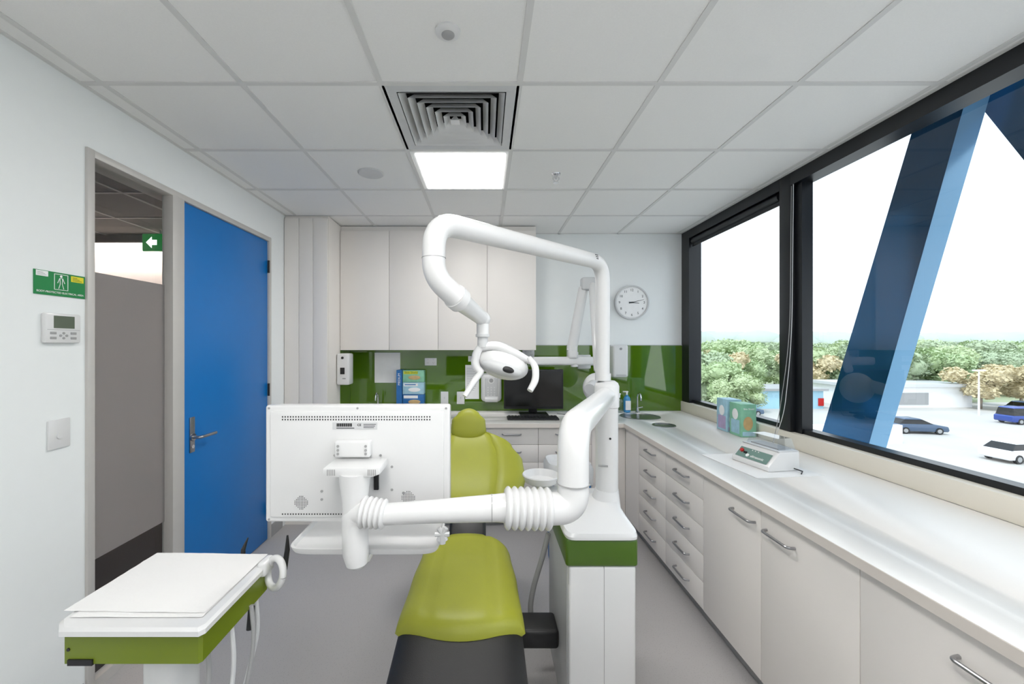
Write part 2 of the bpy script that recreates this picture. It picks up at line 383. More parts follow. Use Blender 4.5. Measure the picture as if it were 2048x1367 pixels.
def bow(b,p,along,out,L=.16,r=.0058):
    p=V(p); a=V(along)*L/2; o=V(out)
    b.fil([p-a,p-a*.93+o*.028,p+a*.93+o*.028,p+a],.018,r,M_steel,10,6)
b=B('base_cabinet')
FX=1.21
b.box((FX+.06,YF,0),(FX+.075,YB-.7,.1),M_grey)
b.box((FX+.02,YF,.09),(FX+.03,3.5,.862),M_gap)
b.box((FX,3.193,.1),(FX+.018,3.5,.862),M_offw)
cols=[3.19-.47*k for k in range(12)]
for k in range(11):
    y1=cols[k]-.0015; y0=cols[k+1]+.0015; yc=(y0+y1)/2
    if k<2:
        for j in range(5):
            z0=.1+.1525*j; b.box((FX,y0,z0+.0015),(FX+.018,y1,z0+.151),M_offw,.001)
            bow(b,(FX,yc,z0+.078),(0,1,0),(-1,0,0))
    else:
        b.box((FX,y0,.1),(FX+.018,y1,.862),M_offw,.001)
        yh=y0+.115 if k%2==0 else y1-.115
        bow(b,(FX,yh,.778),(0,1,0),(-1,0,0))
FYb=3.5
b.box((-1.368,FYb+.06,0),(FX+.06,FYb+.075,.1),M_grey).box((-1.368,FYb+.02,.09),(FX+.02,FYb+.03,.862),M_gap)
xs=[-1.368,-.92,-.46,0.0,.46,.92,FX]
for k in range(6):
    x0,x1=xs[k]+.0015,xs[k+1]-.0015
    if 2<=k<=4:
        for j in range(5):
            z0=.1+.1525*j; b.box((x0,FYb,z0+.0015),(x1,FYb+.018,z0+.151),M_offw,.001)
            bow(b,((x0+x1)/2,FYb,z0+.09),(1,0,0),(0,-1,0))
    else: b.box((x0,FYb,.1),(x1,FYb+.018,.862),M_offw,.001)
b.done()
# benchtop with real cut-outs
bt=B('benchtop'); 
bt.prism([(-1.368,3.455,.864),(1.185,3.455,.864),(1.185,YF+.001,.864),(XR-.013,YF+.001,.864),(XR-.013,YB-.009,.864),(-1.368,YB-.009,.864)],(0,0,.036),M_bench)
bo=bt.done()
for (x,y,r) in ((1.45,3.80,.155),(-1.12,3.80,.155),(1.49,3.38,.075)):
    cu=B('cut').cyl((x,y,.8),(x,y,1.0),r,M_bench,48).done()
    md=bo.modifiers.new('b','BOOLEAN'); md.object=cu; md.operation='DIFFERENCE'; md.solver='EXACT'
    bpy.context.view_layer.update(); dg=bpy.context.evaluated_depsgraph_get()
    me=bpy.data.meshes.new_from_object(bo.evaluated_get(dg)); bo.modifiers.clear(); bo.data=me; bpy.data.objects.remove(cu)
B('trim_benchtop_edge').box((1.1835,YF+.01,.8645),(1.185,3.455,.8985),M_edge).box((-1.368,3.4535,.8645),(1.185,3.455,.8985),M_edge).done()
def tap(b,x,y,s=1,dirx=0):
    b.lathe((x,y,.90),[(.024,0),(.024,.006),(.014,.012),(.012,.05)],M_chrome)
    b.sweep([(x,y,.94),(x,y,1.05)]+[(x,y-.045+.045*math.cos(t),1.05+.045*math.sin(t)) for t in [math.pi*k/10 for k in range(1,11)]]+[(x,y-.09,1.03)],.008,M_chrome,12)
    b.cyl((x,y,.945),(x+.05,y,.955),.006,M_chrome,10)
for x in (1.45,-1.12):
    b=B('round_sink'); b.lathe((x,3.80,.90),[(.18,0),(.18,.004),(.155,.005),(.15,-.01),(.14,-.09),(.10,-.13),(.02,-.135)][::-1],M_steel,48)
    tap(b,x+.06,4.02); b.cyl((x,3.8,.765),(x,3.8,.772),.025,M_chrome); b.done()
b=B('benchtop_waste_chute'); b.lathe((1.49,3.38,.90),[(.092,0),(.092,.005),(.072,.006),(.070,-.1)],M_steel,40).done()

# ---------------------------------------------------------------- back wall items
b=B('wall_clock'); C=V((1.485,YB,1.997))
b.lathe(C,[(.173,0),(.175,.02),(.172,.035),(.160,.036),(.156,.022)],M_lgrey,56,(0,-1,0)); b.lathe(C,[(.158,.0),(.158,.0225)],M_signw,48,(0,-1,0))
for k in range(12):
    t=math.pi/2-2*math.pi*(k+1)/12; b.text(str(k+1),(C.x+.125*math.cos(t),YB-.0235,C.z+.125*math.sin(t)),FR,.034,M_dark,'numeral')
for k in range(60):
    t=2*math.pi*k/60; p=V((C.x+.149*math.cos(t),YB-.023,C.z+.149*math.sin(t))); b.sph(p,(.0015,.001,.0015),M_dark,None,6,4)
def hand(t,L,w,y):
    t=math.radians(90-t); d=V((math.cos(t),0,math.sin(t))); n=V((-d.z,0,d.x)); c0=V((C.x,YB-y,C.z))
    b.prism([c0-d*.03+n*w,c0+d*L+n*w*.5,c0+d*L-n*w*.5,c0-d*.03-n*w],(0,.001,0),M_dark)
hand(96,.075,.004,.026); hand(76,.125,.003,.028); b.cyl((C.x,YB-.022,C.z),(C.x,YB-.031,C.z),.007,M_dark); b.done()

def outlet(name,x0,x1,z0,z1,kind):
    b=B(name); y=YB-.0085; b.box((x0,y-.01,z0),(x1,y,z1),M_white,.002)
    if kind=='power':
        for fx in (.27,.73):
            xx=x0+(x1-x0)*fx; zz=(z0+z1)/2-.008
            for dx,r in ((-.007,.5),(.007,-.5)): b.box((xx+dx-.001,y-.011,zz-.003),(xx+dx+.001,y-.0095,zz+.005),M_dark,0,2,(0,r,0))
            b.box((xx-.001,y-.011,zz-.014),(xx+.001,y-.0095,zz-.007),M_dark); b.box((xx-.006,y-.013,z1-.02),(xx+.006,y-.009,z1-.01),M_lgrey,.001)
    else:
        zz=(z0+z1)/2; b.box(((x0+x1)/2-.006,y-.014,zz-.01),((x0+x1)/2+.006,y-.009,zz+.01),M_lgrey,.001)
    b.done()
outlet('power_outlet',-.61,-.49,1.36,1.435,'power'); outlet('wall_switch_plate',-.448,-.372,.97,1.095,'s'); outlet('wall_switch_plate',-.285,-.208,.97,1.095,'s')
outlet('power_outlet',.38,.5,1.44,1.515,'power'); outlet('power_outlet',1.065,1.18,1.36,1.44,'power')

b=B('paper_towel_dispenser'); b.box((1.262,3.99,1.25),(1.41,YB-.009,1.57),M_white,.02,4).box((1.29,3.985,1.27),(1.385,3.995,1.275),M_grey).cyl((1.336,3.992,1.53),(1.336,3.987,1.53),.012,M_grey).done()
b=B('wall_soap_dispenser'); b.box((-1.366,3.73,1.20),(-1.25,3.86,1.49),M_white,.015,3).box((-1.33,3.726,1.30),(-1.29,3.731,1.36),M_dark,.001).cyl((-1.31,3.731,1.45),(-1.31,3.726,1.45),.012,M_dark).box((-1.31,3.728,1.255),(-1.28,3.731,1.265),M_grey).done()
b=B('notice_paper'); b.box((-1.12,YB-.011,1.185),(-.86,YB-.0085,1.49),M_signw).done()
b=B('notice_paper'); b.box((-.2,YB-.011,1.02),(-.06,YB-.0085,1.365),M_signw)
for k in range(14): b.box((-.185,YB-.0115,1.33-.017*k),(-.085-.03*random.random(),YB-.0108,1.333-.017*k),M_grey)
b.done()
b=B('notice_paper'); b.box((-.17,YB-.011,1.40),(-.06,YB-.0085,1.455),M_signw)
for k in range(3): b.box((-.16,YB-.0115,1.41+.013*k),(-.075,YB-.0108,1.4135+.013*k),M_grey)
b.done()
b=B('glove_box_holder'); x0,x1=-.815,-.605
b.box((x0-.004,4.02,.99),(x1+.004,4.118,1.0),M_cglass).box((x0-.06,4.01,.95),(x0-.006,4.118,1.32),M_bluep)
b.text('MEDIUM',(x0-.033,4.0085,1.23),(R90,-R90,0),.032,M_signw,'size')
for k,mm in enumerate((M_bluep,M_lbluep,M_mint)):
    z=.96+.12*k; b.box((x0,4.02,z),(x1,4.118,z+.117),mm,.002)
    b.sph(((x0+x1)/2+.01,4.02,z+.045),(.06,.004,.022),M_tan if k!=1 else M_signw)
    b.box((x0+.01,4.018,z+.08),(x1-.06,4.0195,z+.108),M_signw if k<2 else M_yellow)
b.text('Skin Shield',((x0+x1)/2-.02,4.0165,.96+.24+.095),FR,.03,M_signg,'title')
b.box((x0+.02,4.0175,.96+.12+.09),(x1-.08,4.0185,.96+.12+.1),M_bluep)
b.done()
b=B('wall_mounted_control_unit')
b.box((-.04,4.04,1.0),(.165,YB-.009,1.285),M_white,.05,5).box((.0,4.032,1.04),(.125,4.045,1.24),M_lgrey,.03,4)
b.cyl((.062,4.034,1.215),(.062,4.026,1.215),.032,M_white).cyl((.062,4.028,1.215),(.062,4.024,1.215),.02,M_grey)
for i in range(3):
    for j in range(4): b.cyl((.03+.032*i,4.034,1.07+.025*j),(.03+.032*i,4.029,1.07+.025*j),.007,M_white,12)
b.cyl((-.0,4.03,1.03),(.125,4.03,1.03),.03,M_white); b.done()
b=B('desktop_monitor'); b.box((.18,3.86,.96),(.745,3.9,1.335),M_dark,.006).box((.195,3.858,.985),(.73,3.861,1.322),M_screen)
b.box((.42,3.9,.92),(.5,3.93,1.15),M_dark,.004).box((.33,3.82,.90),(.6,3.99,.915),M_dark,.006); b.done()
b=B('computer_keyboard'); b.box((.2,3.60,.901),(.66,3.75,.915),M_dark,.004)
for i in range(15):
    for j in range(5): b.box((.21+.03*i,3.61+.027*j,.915),(.235+.03*i,3.632+.027*j,.922),M_black,.002,1)
b.done()
b=B('computer_mouse'); b.sph((.78,3.68,.919),(.03,.05,.018),M_dark).sweep(fillet([(.78,3.72,.915),(.80,3.82,.905),(.7,3.95,.905)],.05),.002,M_dark,6); b.done()
b=B('soap_pump_bottle'); 
def pump(b,x,y,h,m,r):
    b.lathe((x,y,.9045),[(r*.95,0),(r,.01),(r,h*.75),(r*.8,h*.88),(r*.4,h*.93),(r*.4,h)],m)
    b.cyl((x,y,.9+h),(x,y,.9+h+.03),.008,M_signw,12).box((x-.04,y-.009,.9+h+.03),(x+.012,y+.009,.9+h+.042),M_signw,.003)
pump(b,1.325,4.0,.15,M_cglass,.033); b.done()
b=B('soap_pump_bottle'); pump(b,1.405,4.02,.17,M_liq,.033); b.box((1.38,3.98,.93),(1.43,3.987,1.02),M_signw); b.done()

b=B('dental_xray_arm')
b.box((.93,4.06,1.33),(1.06,YB-.009,1.47),M_white,.01).box((.45,3.86,1.375),(1.05,3.945,1.455),M_white,.02,4).cyl((1.0,3.9,1.415),(1.0,4.07,1.415),.035,M_white)
b.cyl((.86,3.9,1.36),(.86,3.9,1.5),.036,M_white)
b.box((.79,3.84,1.44),(.88,3.95,1.57),M_white,.02,4)
def bar(b,p,q,w,d,m):
    p,q=V(p),V(q); D=(q-p).normalized(); S=D.cross(V((0,1,0))).normalized(); N=S.cross(D)
    def ring(c,k): return [c+S*(w*k*math.cos(t))*1.0+N*(d*k*math.sin(t)) for t in [2*math.pi*j/20 for j in range(20)]]
    b.loft([ring(p,.7),ring(p+D*.015,1),ring(q-D*.015,.92),ring(q,.6)],m)
bar(b,(.825,3.88,1.5),(.93,3.82,2.12),.05,.04,M_white)
b.box((.90,3.76,2.08),(1.03,3.86,2.2),M_lgrey,.02,4)
bar(b,(1.0,3.78,2.14),(.985,3.55,1.33),.035,.035,M_white)
b.sph((.965,3.5,1.2),(.12,.11,.13),M_white).cyl((.965,3.5,1.25),(.87,3.36,1.2),.05,M_lgrey)
b.done()

# ---------------------------------------------------------------- right bench items
T=Matrix.Translation((1.565,2.27,.9025))@Matrix.Rotation(math.radians(-80),4,'Z')
b=B('ultrasonic_cleaner',T)
b.prism([(-.125,-.10,.001),(-.125,-.10,.025),(-.125,-.045,.085),(-.125,-.03,.10),(-.125,.09,.10),(-.125,.09,.001)],(.25,0,0),M_white,.004)
def pan(u,t): # point on sloped face
    return V((u,-.10+.055*t,.025+.06*t))+V((0,-.735,.678))*.004
b.quad([pan(-.105,.12),pan(.105,.12),pan(.105,.9),pan(-.105,.9)],M_teal)
b.cyl(pan(-.08,.6),pan(-.08,.6)+V((0,-.006,.006)),.011,M_red,16).box(pan(-.055,.5)-V((.008,.004,.006)),pan(-.055,.5)+V((.012,.002,.008)),M_dark)
for u in (-.02,.0,.02): b.cyl(pan(u,.8),pan(u,.8)+V((0,-.002,.002)),.003,M_signw,10)
b.cyl(pan(-.03,.35),pan(-.03,.35)+V((0,-.002,.002)),.010,M_signw,16)
lp=T@(pan(.035,.35)+V((0,-.002,.002))); 
b.text('ultrasonic',lp,(math.radians(47),0,math.radians(-80)),.022,M_signw,'label')
b.loft([[V(p) for p in ((-.1,-.03,.10),(.11,-.03,.10),(.11,.085,.10),(-.1,.085,.10))],[V(p) for p in ((-.08,-.01,.165),(.09,-.01,.165),(.09,.075,.165),(-.08,.075,.165))]],M_cglass)
b.box((-.12,-.035,.10),(.12,.09,.106),M_lgrey,.002).box((-.085,-.01,.106),(.095,.07,.112),M_grey)
b.sweep([(.11,.05,.015),(.16,.07,.008),(.19,.03,.006)],.003,M_dark,8)
b.done()
b=B('absorbent_sheet'); b.box((1.345,2.06,.9002),(1.72,2.5,.9025),M_paper,0,2,(0,0,math.radians(6))); b.done()
for k,(mm,m2,hh) in enumerate(((M_lbluep,M_lilac,.25),(M_mint,M_lbluep,.24))):
    b=B('glove_box'); y0=3.11-.17*k; xa,xb=1.855,1.965
    b.box((xa,y0,.9015),(xb,y0+.14,.9+hh),mm,.002).box((xa-.001,y0+.02,.92),(xa+.001,y0+.12,1.02),m2)
    b.sph((xa-.001,y0+.07,1.06),(.003,.035,.04),M_signw).sph((xa+.05,y0-.001,1.0),(.035,.003,.05),M_signw if k==0 else M_tan)
    b.box((xa+.01,y0-.0015,.91),(xb-.01,y0+.001,.94),m2)
    b.text('Skin Shield',(xa+.055,y0-.002,1.105),FR,.018,M_bluep if k==0 else M_signw,'title'); b.done()

# ---------------------------------------------------------------- dental chair
CX=-.095
b=B('dental_chair')
b.cushion((CX,2.20,.475),(1,0,0),(0,-1,-.03),(0,-.03,1),interp([(0,.175),(.14,.225),(.5,.243),(1,.25)]),.72,.085,.05,M_lime,curv0=.06,curv1=-.075,
          bend=interp([(0,0.03),(.2,.01),(.6,-.0),(1,.012)]),pu=5,pv=10,crease=lambda u,v:.008*math.exp(-((abs(u)-.55)/.05)**2)+.007*math.exp(-((v-.42)/.02)**2)*(1 if abs(u)<.55 else .2))
b.cushion((CX,1.60,.455),(1,0,0),(0,-1,-.22),(0,-.22,1),interp([(0,.24),(.5,.245),(.85,.21),(1,.17)]),.72,.06,.06,M_blacku,pu=5,pv=10)
O=V((CX,2.33,.60)); W=V((0,.46,.40))
b.cushion(O,(1,0,0),W,(0,-.40,.46),interp([(0,.22),(.2,.315),(.45,.345),(.65,.335),(.85,.27),(1,.15)]),.575,.065,.05,M_lime,pu=5,pv=8,curv1=-.04,nu=36,
          crease=lambda u,v:.010*math.exp(-((abs(u)-.5)/.04)**2),bend=interp([(0,0),(.4,-.012),(1,.012)]))
b.cushion((CX,2.40,.60),(1,0,0),W,(0,.40,-.46),interp([(0,.18),(.4,.30),(1,.10)]),.50,.05,.02,M_dark)
b.cushion((CX-.015,2.68,.925),(1,0,0),(0,.22,.97),(0,-.97,.22),interp([(0,.085),(.3,.118),(.7,.112),(1,.07)]),.225,.055,.045,M_lime,pu=3,pv=3.2,curv0=.02,curv1=-.03)
b.box((CX-.04,2.70,.86),(CX+.04,2.75,1.02),M_dark,.01)
b.box((CX-.10,2.16,.42),(CX+.10,2.42,.62),M_dark,.02,3,(.5,0,0))
b.box((CX-.17,1.55,.37),(CX+.17,2.3,.43),M_dark,.02,3)
b.prism([(CX-.09,1.75,.05),(CX-.09,2.35,.05),(CX-.09,2.25,.38),(CX-.09,1.95,.38)],(.18,0,0),M_dark,.01)
b.box((CX-.24,1.55,0),(CX+.24,2.6,.05),M_grey,.02,3)
b.box((.12,1.84,.19),(.336,1.98,.275),M_dark,.015,3).box((-.05,1.86,.2),(.2,1.96,.26),M_dark,.01)
b.done()

# ---------------------------------------------------------------- dental unit (cabinet and pole)
b=B('dental_unit')
x0,x1,y0,y1=.34,.615,1.65,2.16
b.box((x0,y0,0.0),(x1,y1,.672),M_white,.012,3).box((x0-.002,y0+.03,.0),(x0+.004,y1-.02,.66),M_unitside)
b.box((x0-.012,y0-.006,.672),(x1+.006,y1+.01,.784),M_ugreen,.012,3)
b.box((.4835,y0-.0008,.03),(.4855,y0+.002,.78),M_grey); b.box((x0,y0-.0009,.6),(x0+.001,y0+.002,.67),M_grey)
def rr(cx,cy,hx,hy,z,p=5,n=40):
    out=[]
    for j in range(n):
        t=2*math.pi*j/n; c,s=math.cos(t),math.sin(t); out.append(V((cx+hx*math.copysign(abs(c)**(2/p),c),cy+hy*math.copysign(abs(s)**(2/p),s),z)))
    return out
b.loft([rr(.477,1.905,.15,.268,.784,12),rr(.477,1.905,.151,.269,.795,12),rr(.48,1.905,.147,.262,.808,10),rr(.50,1.905,.12,.20,.822,6),rr(.535,1.9,.08,.11,.838,4),rr(.565,1.9,.06,.065,.86,2.4),rr(.57,1.9,.053,.053,.90,2)],M_white)
PX=.57
b.cyl((PX,1.9,.86),(PX,1.9,1.36),.051,M_white,36)
b.lathe((PX,1.9,1.28),[(.051,0),(.056,.005),(.056,.10),(.050,.115),(.036,.125)],M_white)
b.cyl((PX-.0,1.9-.0505,1.145),(PX,1.9-.053,1.145),.005,M_dark,12)
b.cyl((PX-.0505,1.86,.0+1.02),(PX-.01,1.848,1.02),.004,M_grey,12)
b.lathe((.30,2.18,.80),[(.012,0),(.035,.01),(.085,.04),(.10,.075),(.097,.08),(.08,.045),(.02,.02)],M_white,32)
b.box((.28,2.1,.70),(.42,2.24,.80),M_white,.02,3)
b.done()
# ---------------------------------------------------------------- operating lamp on its arm
b=B('dental_operating_lamp')
b.cyl((PX-.018,1.9,1.406),(PX-.018,1.9,1.44),.036,M_white)
P=[(PX-.02,1.9,1.406),(PX-.02,1.9,1.955),(-.152,1.215,1.942),(-.152,1.20,1.775),(-.085,1.24,1.715)]
b.sweep(fillet(P,[.09,.085,.07],12),[.033,.033,.033,.034,.035,.035,.034],M_white,28)
d=(V((-.085,1.24,1.715))-V((-.152,1.20,1.775))).normalized()
b.cyl(V((-.152,1.206,1.83)),V((-.152,1.206,1.832)),.0358,M_grey,32)
e=V((-.085,1.24,1.715)); f=V((-.008,1.40,1.662))
g=(f-e).normalized()
b.cyl(e-d*.012,e+g*.02,.039,M_white,32)
b.sweep([e,e+g*.03,f-g*.02,f],[.036,.031,.025,.024],M_white,24)
b.sph(f,.027,M_white); b.cyl(f,(f.x,f.y,1.60),.021,M_white); b.cyl((f.x,f.y,1.61),(f.x,f.y,1.60),.024,M_lgrey)
b.cyl((f.x,f.y,1.60),(f.x,f.y,1.565),.018,M_lgrey)
for k in range(3): b.box((.478+.004*k,1.776,1.964-.008*k),(.50,1.778,1.967-.008*k),M_dark,0,2,(0,0,.75))
LH=Matrix.Translation((.062,1.43,1.505))@Euler((math.radians(-8),math.radians(17),0)).to_matrix().to_4x4()
b.M=LH
b.sph((0,.0,0),(.093,.066,.052),M_white)
b.sph((.0,-.036,-.018),(.072,.038,.026),M_lgrey)
b.sph((.018,-.069,-.020),(.022,.008,.011),M_dark)
b.M=Matrix.Identity(4)
b.sweep(fillet([(-.008,1.40,1.575),(-.03,1.40,1.545),(-.035,1.40,1.50),(-.01,1.39,1.475)],.02),[.012,.015,.015,.012],M_white,14)
b.sweep(fillet([(-.012,1.40,1.565),(.04,1.40,1.572),(.10,1.40,1.545),(.158,1.41,1.515)],.05),[.013,.017,.016,.011],M_white,14)
b.sweep(fillet([(-.012,1.38,1.48),(-.035,1.35,1.455),(-.066,1.33,1.405)],.02),[.009,.011,.010,.009],M_white,12)
b.sweep(fillet([(.152,1.40,1.528),(.172,1.38,1.50),(.170,1.36,1.455),(.148,1.34,1.422)],.02),[.009,.012,.012,.010],M_white,12)
b.done()
# ---------------------------------------------------------------- monitor support arm
b=B('monitor_support_arm')
Q=[(PX,1.9,1.335),(PX-.035,1.82,1.335),(.252,1.165,1.335),(.250,1.15,1.112),(.155,1.142,1.112)]
b.sweep(fillet(Q,[.05,.085,.075],12),[.042,.043,.044,.045,.046,.045,.044,.044],M_white,30)
b.cyl((.25,1.153,1.18),(.25,1.153,1.182),.0465,M_grey,32)
def bellows(p,q,r,n,m,amp=.005,taper=1.0):
    p,q=V(p),V(q); N=n*6; pts=[p+(q-p)*(k/N) for k in range(N+1)]
    rd=[(r*(1+(taper-1)*k/N))*1.0-amp+amp*abs(math.sin(math.pi*n*k/N))*2 for k in range(N+1)]
    b.sweep(pts,rd,m,32)
bellows((.185,1.143,1.112),(.055,1.138,1.117),.054,7,M_white,.0045)
b.sweep([(.06,1.138,1.117),(.03,1.137,1.117),(-.15,1.132,1.109),(-.285,1.13,1.102)],[.040,.037,.031,.029],M_white,26)
bellows((-.275,1.13,1.102),(-.345,1.135,1.108),.036,5,M_white,.004,1.12)
b.cyl((.02,1.137-.0,1.117),(.018,1.137,1.117),.0375,M_grey,30)
b.sweep(fillet([(-.335,1.14,1.106),(-.368,1.15,1.10),(-.37,1.15,1.05)],.02),[.034,.036,.034],M_white,24)
b.sweep([(-.370,1.155,1.212),(-.370,1.155,1.19),(-.370,1.155,1.13),(-.368,1.15,1.06),(-.366,1.15,.985),(-.362,1.15,.955),(-.362,1.15,.945)],[.045,.043,.035,.036,.036,.030,.018],M_white,26)
b.prism([(-.449,1.125,1.232),(-.293,1.125,1.232),(-.290,1.125,1.215),(-.315,1.125,1.206),(-.425,1.125,1.206),(-.452,1.125,1.215)],(0,.10,0),M_white,.003)
for k in range(5):
    b.box((-.438+.005*k,1.1244,1.211),(-.4355+.005*k,1.126,1.228),M_grey); b.box((-.325+.005*k,1.1244,1.211),(-.3225+.005*k,1.126,1.228),M_grey)
b.done()

b=B('dental_monitor')
x0,x1,z0,z1,yb=-.677,-.108,1.027,1.387,1.25
b.box((x0,yb,z0),(x1,yb+.045,z1),M_white,.008,3).box((x0+.018,yb-.006,z0+.018),(x1-.018,yb+.005,z1-.018),M_white,.004,2)
b.box((x0+.02,yb+.0445,z0+.02),(x1-.02,yb+.046,z1-.02),M_screen)
yy=yb-.0065
for k in range(56):
    for j in range(2): b.box((x0+.055+.0082*k,yy,z1-.045+.0085*j),(x0+.0585+.0082*k,yy+.001,z1-.0405+.0085*j),M_dark)
    b.box((x0+.055+.0082*k,yy,z0+.026),(x0+.0585+.0082*k,yy+.001,z0+.030),M_dark)
for sx,sz in ((-.563,1.09),(-.235,1.105)):
    for i in range(-4,5):
        for j in range(-4,5):
            if i*i+j*j<=17: b.cyl((sx+.0048*i,yy,sz+.0048*j),(sx+.0048*i,yy+.001,sz+.0048*j),.0014,M_dark,6)
for sx in (x0+.012,(x0+x1)/2,x1-.012):
    for sz in (z0+.009,z1-.009): b.cyl((sx,yb-.001,sz),(sx,yb+.001,sz),.0035,M_grey,12)
for sx,sz in ((-.285,1.20),(-.285,1.13),(-.5,1.10),(-.25,1.12),(-.5,1.125),(-.46,1.235),(-.32,1.235)): b.cyl((sx,yy-.001,sz),(sx,yy+.001,sz),.004,M_grey,12)
b.box((-.467,yy-.0004,1.314),(-.33,yy+.001,1.336),M_lgrey)
for k in range(22): b.box((-.455+.0022*k,yy-.0008,1.323),(-.4538+.0022*k+.0006*(k%3),yy,1.333),M_dark)
b.text('CE',(-.385,yy-.001,1.328),FR,.010,M_dark,'approval')
for k in range(3): b.box((-.372,yy-.0008,1.319+.005*k),(-.34+.003*k,yy,1.3205+.005*k),M_dark)
b.box((-.455,yy-.0008,1.3175),(-.40,yy,1.3195),M_dark)
b.box((-.452,1.215,1.235),(-.345,1.246,1.285),M_white,.006,3)
for sx in (-.44,-.357):
    for sz in (1.247,1.258,1.270): b.cyl((sx,1.2145,sz),(sx,1.213,sz),.004,M_grey,12)
b.box((-.34,1.238,1.13),(-.325,1.246,1.18),M_dark,.002)
b.done()
b=B('instrument_tray'); b.loft([rr(-.36,1.325,.218,.127,.955,9),rr(-.36,1.325,.222,.131,.962,9),rr(-.36,1.325,.226,.135,.974,9),rr(-.36,1.325,.219,.128,.974,9),rr(-.36,1.325,.215,.124,.964,9)],M_white)
b.box((-.385,1.18,.94),(-.335,1.3,.962),M_white,.006)
b.sph((-.13,1.24,1.0),(.012,.012,.012),M_white)
for k in range(6):
    t=k*math.pi/3; b.cyl((-.13,1.235,.998),(-.13+.022*math.cos(t),1.235,.998+.022*math.sin(t)),.008,M_white,10)
b.cyl((-.13,1.235,.998),(-.13,1.235,.97),.01,M_white); b.done()

# ---------------------------------------------------------------- foreground instrument table
b=B('instrument_delivery_table')
X0,X1,Y0,Y1=-1.04,-.69,.985,1.305
def oct_(z,e=0,c=.04,dy=0): # plan outline
    return [V(p) for p in ((X0-e+c,Y0-e,z),(X1+e-c*.3,Y0-e,z),(X1+e,Y0-e+c*.4,z),(X1+e+.0,Y1+e-c,z),(X1+e-c,Y1+e,z),(X0-e-.03+c,Y1+e,z),(X0-e-.03,Y1+e-c,z),(X0-e,Y0-e+c,z))]
b.loft([oct_(.80,-.005,.02),oct_(.80,0,.02),oct_(.872,.0,.02)],M_tgreen)
b.loft([oct_(.870,.004,.03),oct_(.874,.012,.03),oct_(.886,.012,.03),oct_(.893,.006,.03),oct_(.893,-.01,.03)],M_white)
b.box((X0+.03,Y0-.004,.798),(X0+.09,Y0+.02,.812),M_dark)
b.cyl((X0+.03,Y0-.002,.835),(X0+.03,Y0+.001,.835),.004,M_dark,12)
hc=V((-.652,1.262,.865)); ring=[]
for k in range(33):
    t=2*math.pi*k/32; ring.append(hc+V((.034*math.cos(t)+.008*math.sin(t),-.022*math.cos(t),.044*math.sin(t))))
b.sweep(ring,.0105,M_white,14,cap=False)
b.box((-.70,1.24,.86),(-.672,1.30,.905),M_white,.01,3)
b.cyl((-.862,1.12,.06),(-.862,1.12,.80),.062,M_white,36)
b.lathe((-.862,1.12,.77),[(.064,0),(.085,.03)],M_white); 
for k in range(5):
    t=2*math.pi*k/5+.3; e=V((-.862+.26*math.cos(t),1.12+.26*math.sin(t),.075)); b.cyl((-.862,1.12,.09),e,.024,M_white,14,.016); b.cyl(e,e-V((0,0,.03)),.008,M_steel,10); b.cyl(e+V((0,-.012,-.045)),e+V((0,.012,-.045)),.03,M_dark,20)
for k,(xx,yv) in enumerate(((-.70,1.12),(-.685,1.19),(-.70,1.24),(-.72,1.05))):
    b.sweep(fillet([(xx,yv,.81),(xx+.01,yv,.70),(xx-.01-.02*k,yv-.02,.45),(xx-.10,yv,.32),(-.82,1.12,.40)],.08),.006,(M_lgrey,M_grey)[k%2],8)
b.cyl((-.69,1.20,.80),(-.69,1.19,.74),.009,M_dark,12)
b.sweep([(-.79,1.32,.83),(-.795,1.335,.90),(-.785,1.345,.935)],[.009,.007,.002],M_dark,12)
b.sweep([(-.655,1.325,.84),(-.65,1.335,.90),(-.652,1.34,.945)],[.009,.008,.003],M_dark,12)
b.done()
b=B('table_cover_paper')
def sheet(x0,x1,y0,y1,z,rot,sd,droop):
    bm=bmesh.new(); n=40; G=[]
    cxx,cyy=(x0+x1)/2,(y0+y1)/2
    for j in range(n+1):
        r=[]
        for i in range(n+1):
            x=x0+(x1-x0)*i/n; y=y0+(y1-y0)*j/n
            dx,dy=x-cxx,y-cyy; X=cxx+dx*math.cos(rot)-dy*math.sin(rot); Y=cyy+dx*math.sin(rot)+dy*math.cos(rot)
            zz=z+.0012*noise.noise(V((X*14,Y*14,sd)))+.0006*noise.noise(V((X*50,Y*50,sd)))
            r.append(bm.verts.new((X,Y,zz)))
        G.append(r)
    for j in range(n):
        for i in range(n): bm.faces.new((G[j][i],G[j][i+1],G[j+1][i+1],G[j+1][i]))
    b.add(bm,M_paper)
sheet(-1.035,-.705,1.012,1.312,.8950,0.0,1,0)
sheet(-1.070,-.705,1.030,1.318,.8968,-.02,5,0)
b.done()

b=B('lined_waste_bin'); b.loft([rr(.60,2.95,.13,.13,.0,6),rr(.60,2.95,.15,.15,.66,6),rr(.60,2.95,.155,.155,.67,6)],M_bluep)
b.loft([rr(.60,2.95,.158,.158,.6,6),rr(.60,2.95,.165,.16,.7,5),rr(.60,2.95,.15,.15,.735,4),rr(.60,2.95,.12,.12,.70,4)],M_lgrey); b.box((.5,2.79,.35),(.72,2.8,.55),M_signw); b.done()
B('suction_hose').sweep(fillet([(.32,2.05,.62),(.29,2.05,.50),(.24,2.03,.36),(.22,2.02,.24),(.26,2.0,.13),(.32,2.0,.12)],.08),.013,M_grey,14).done()

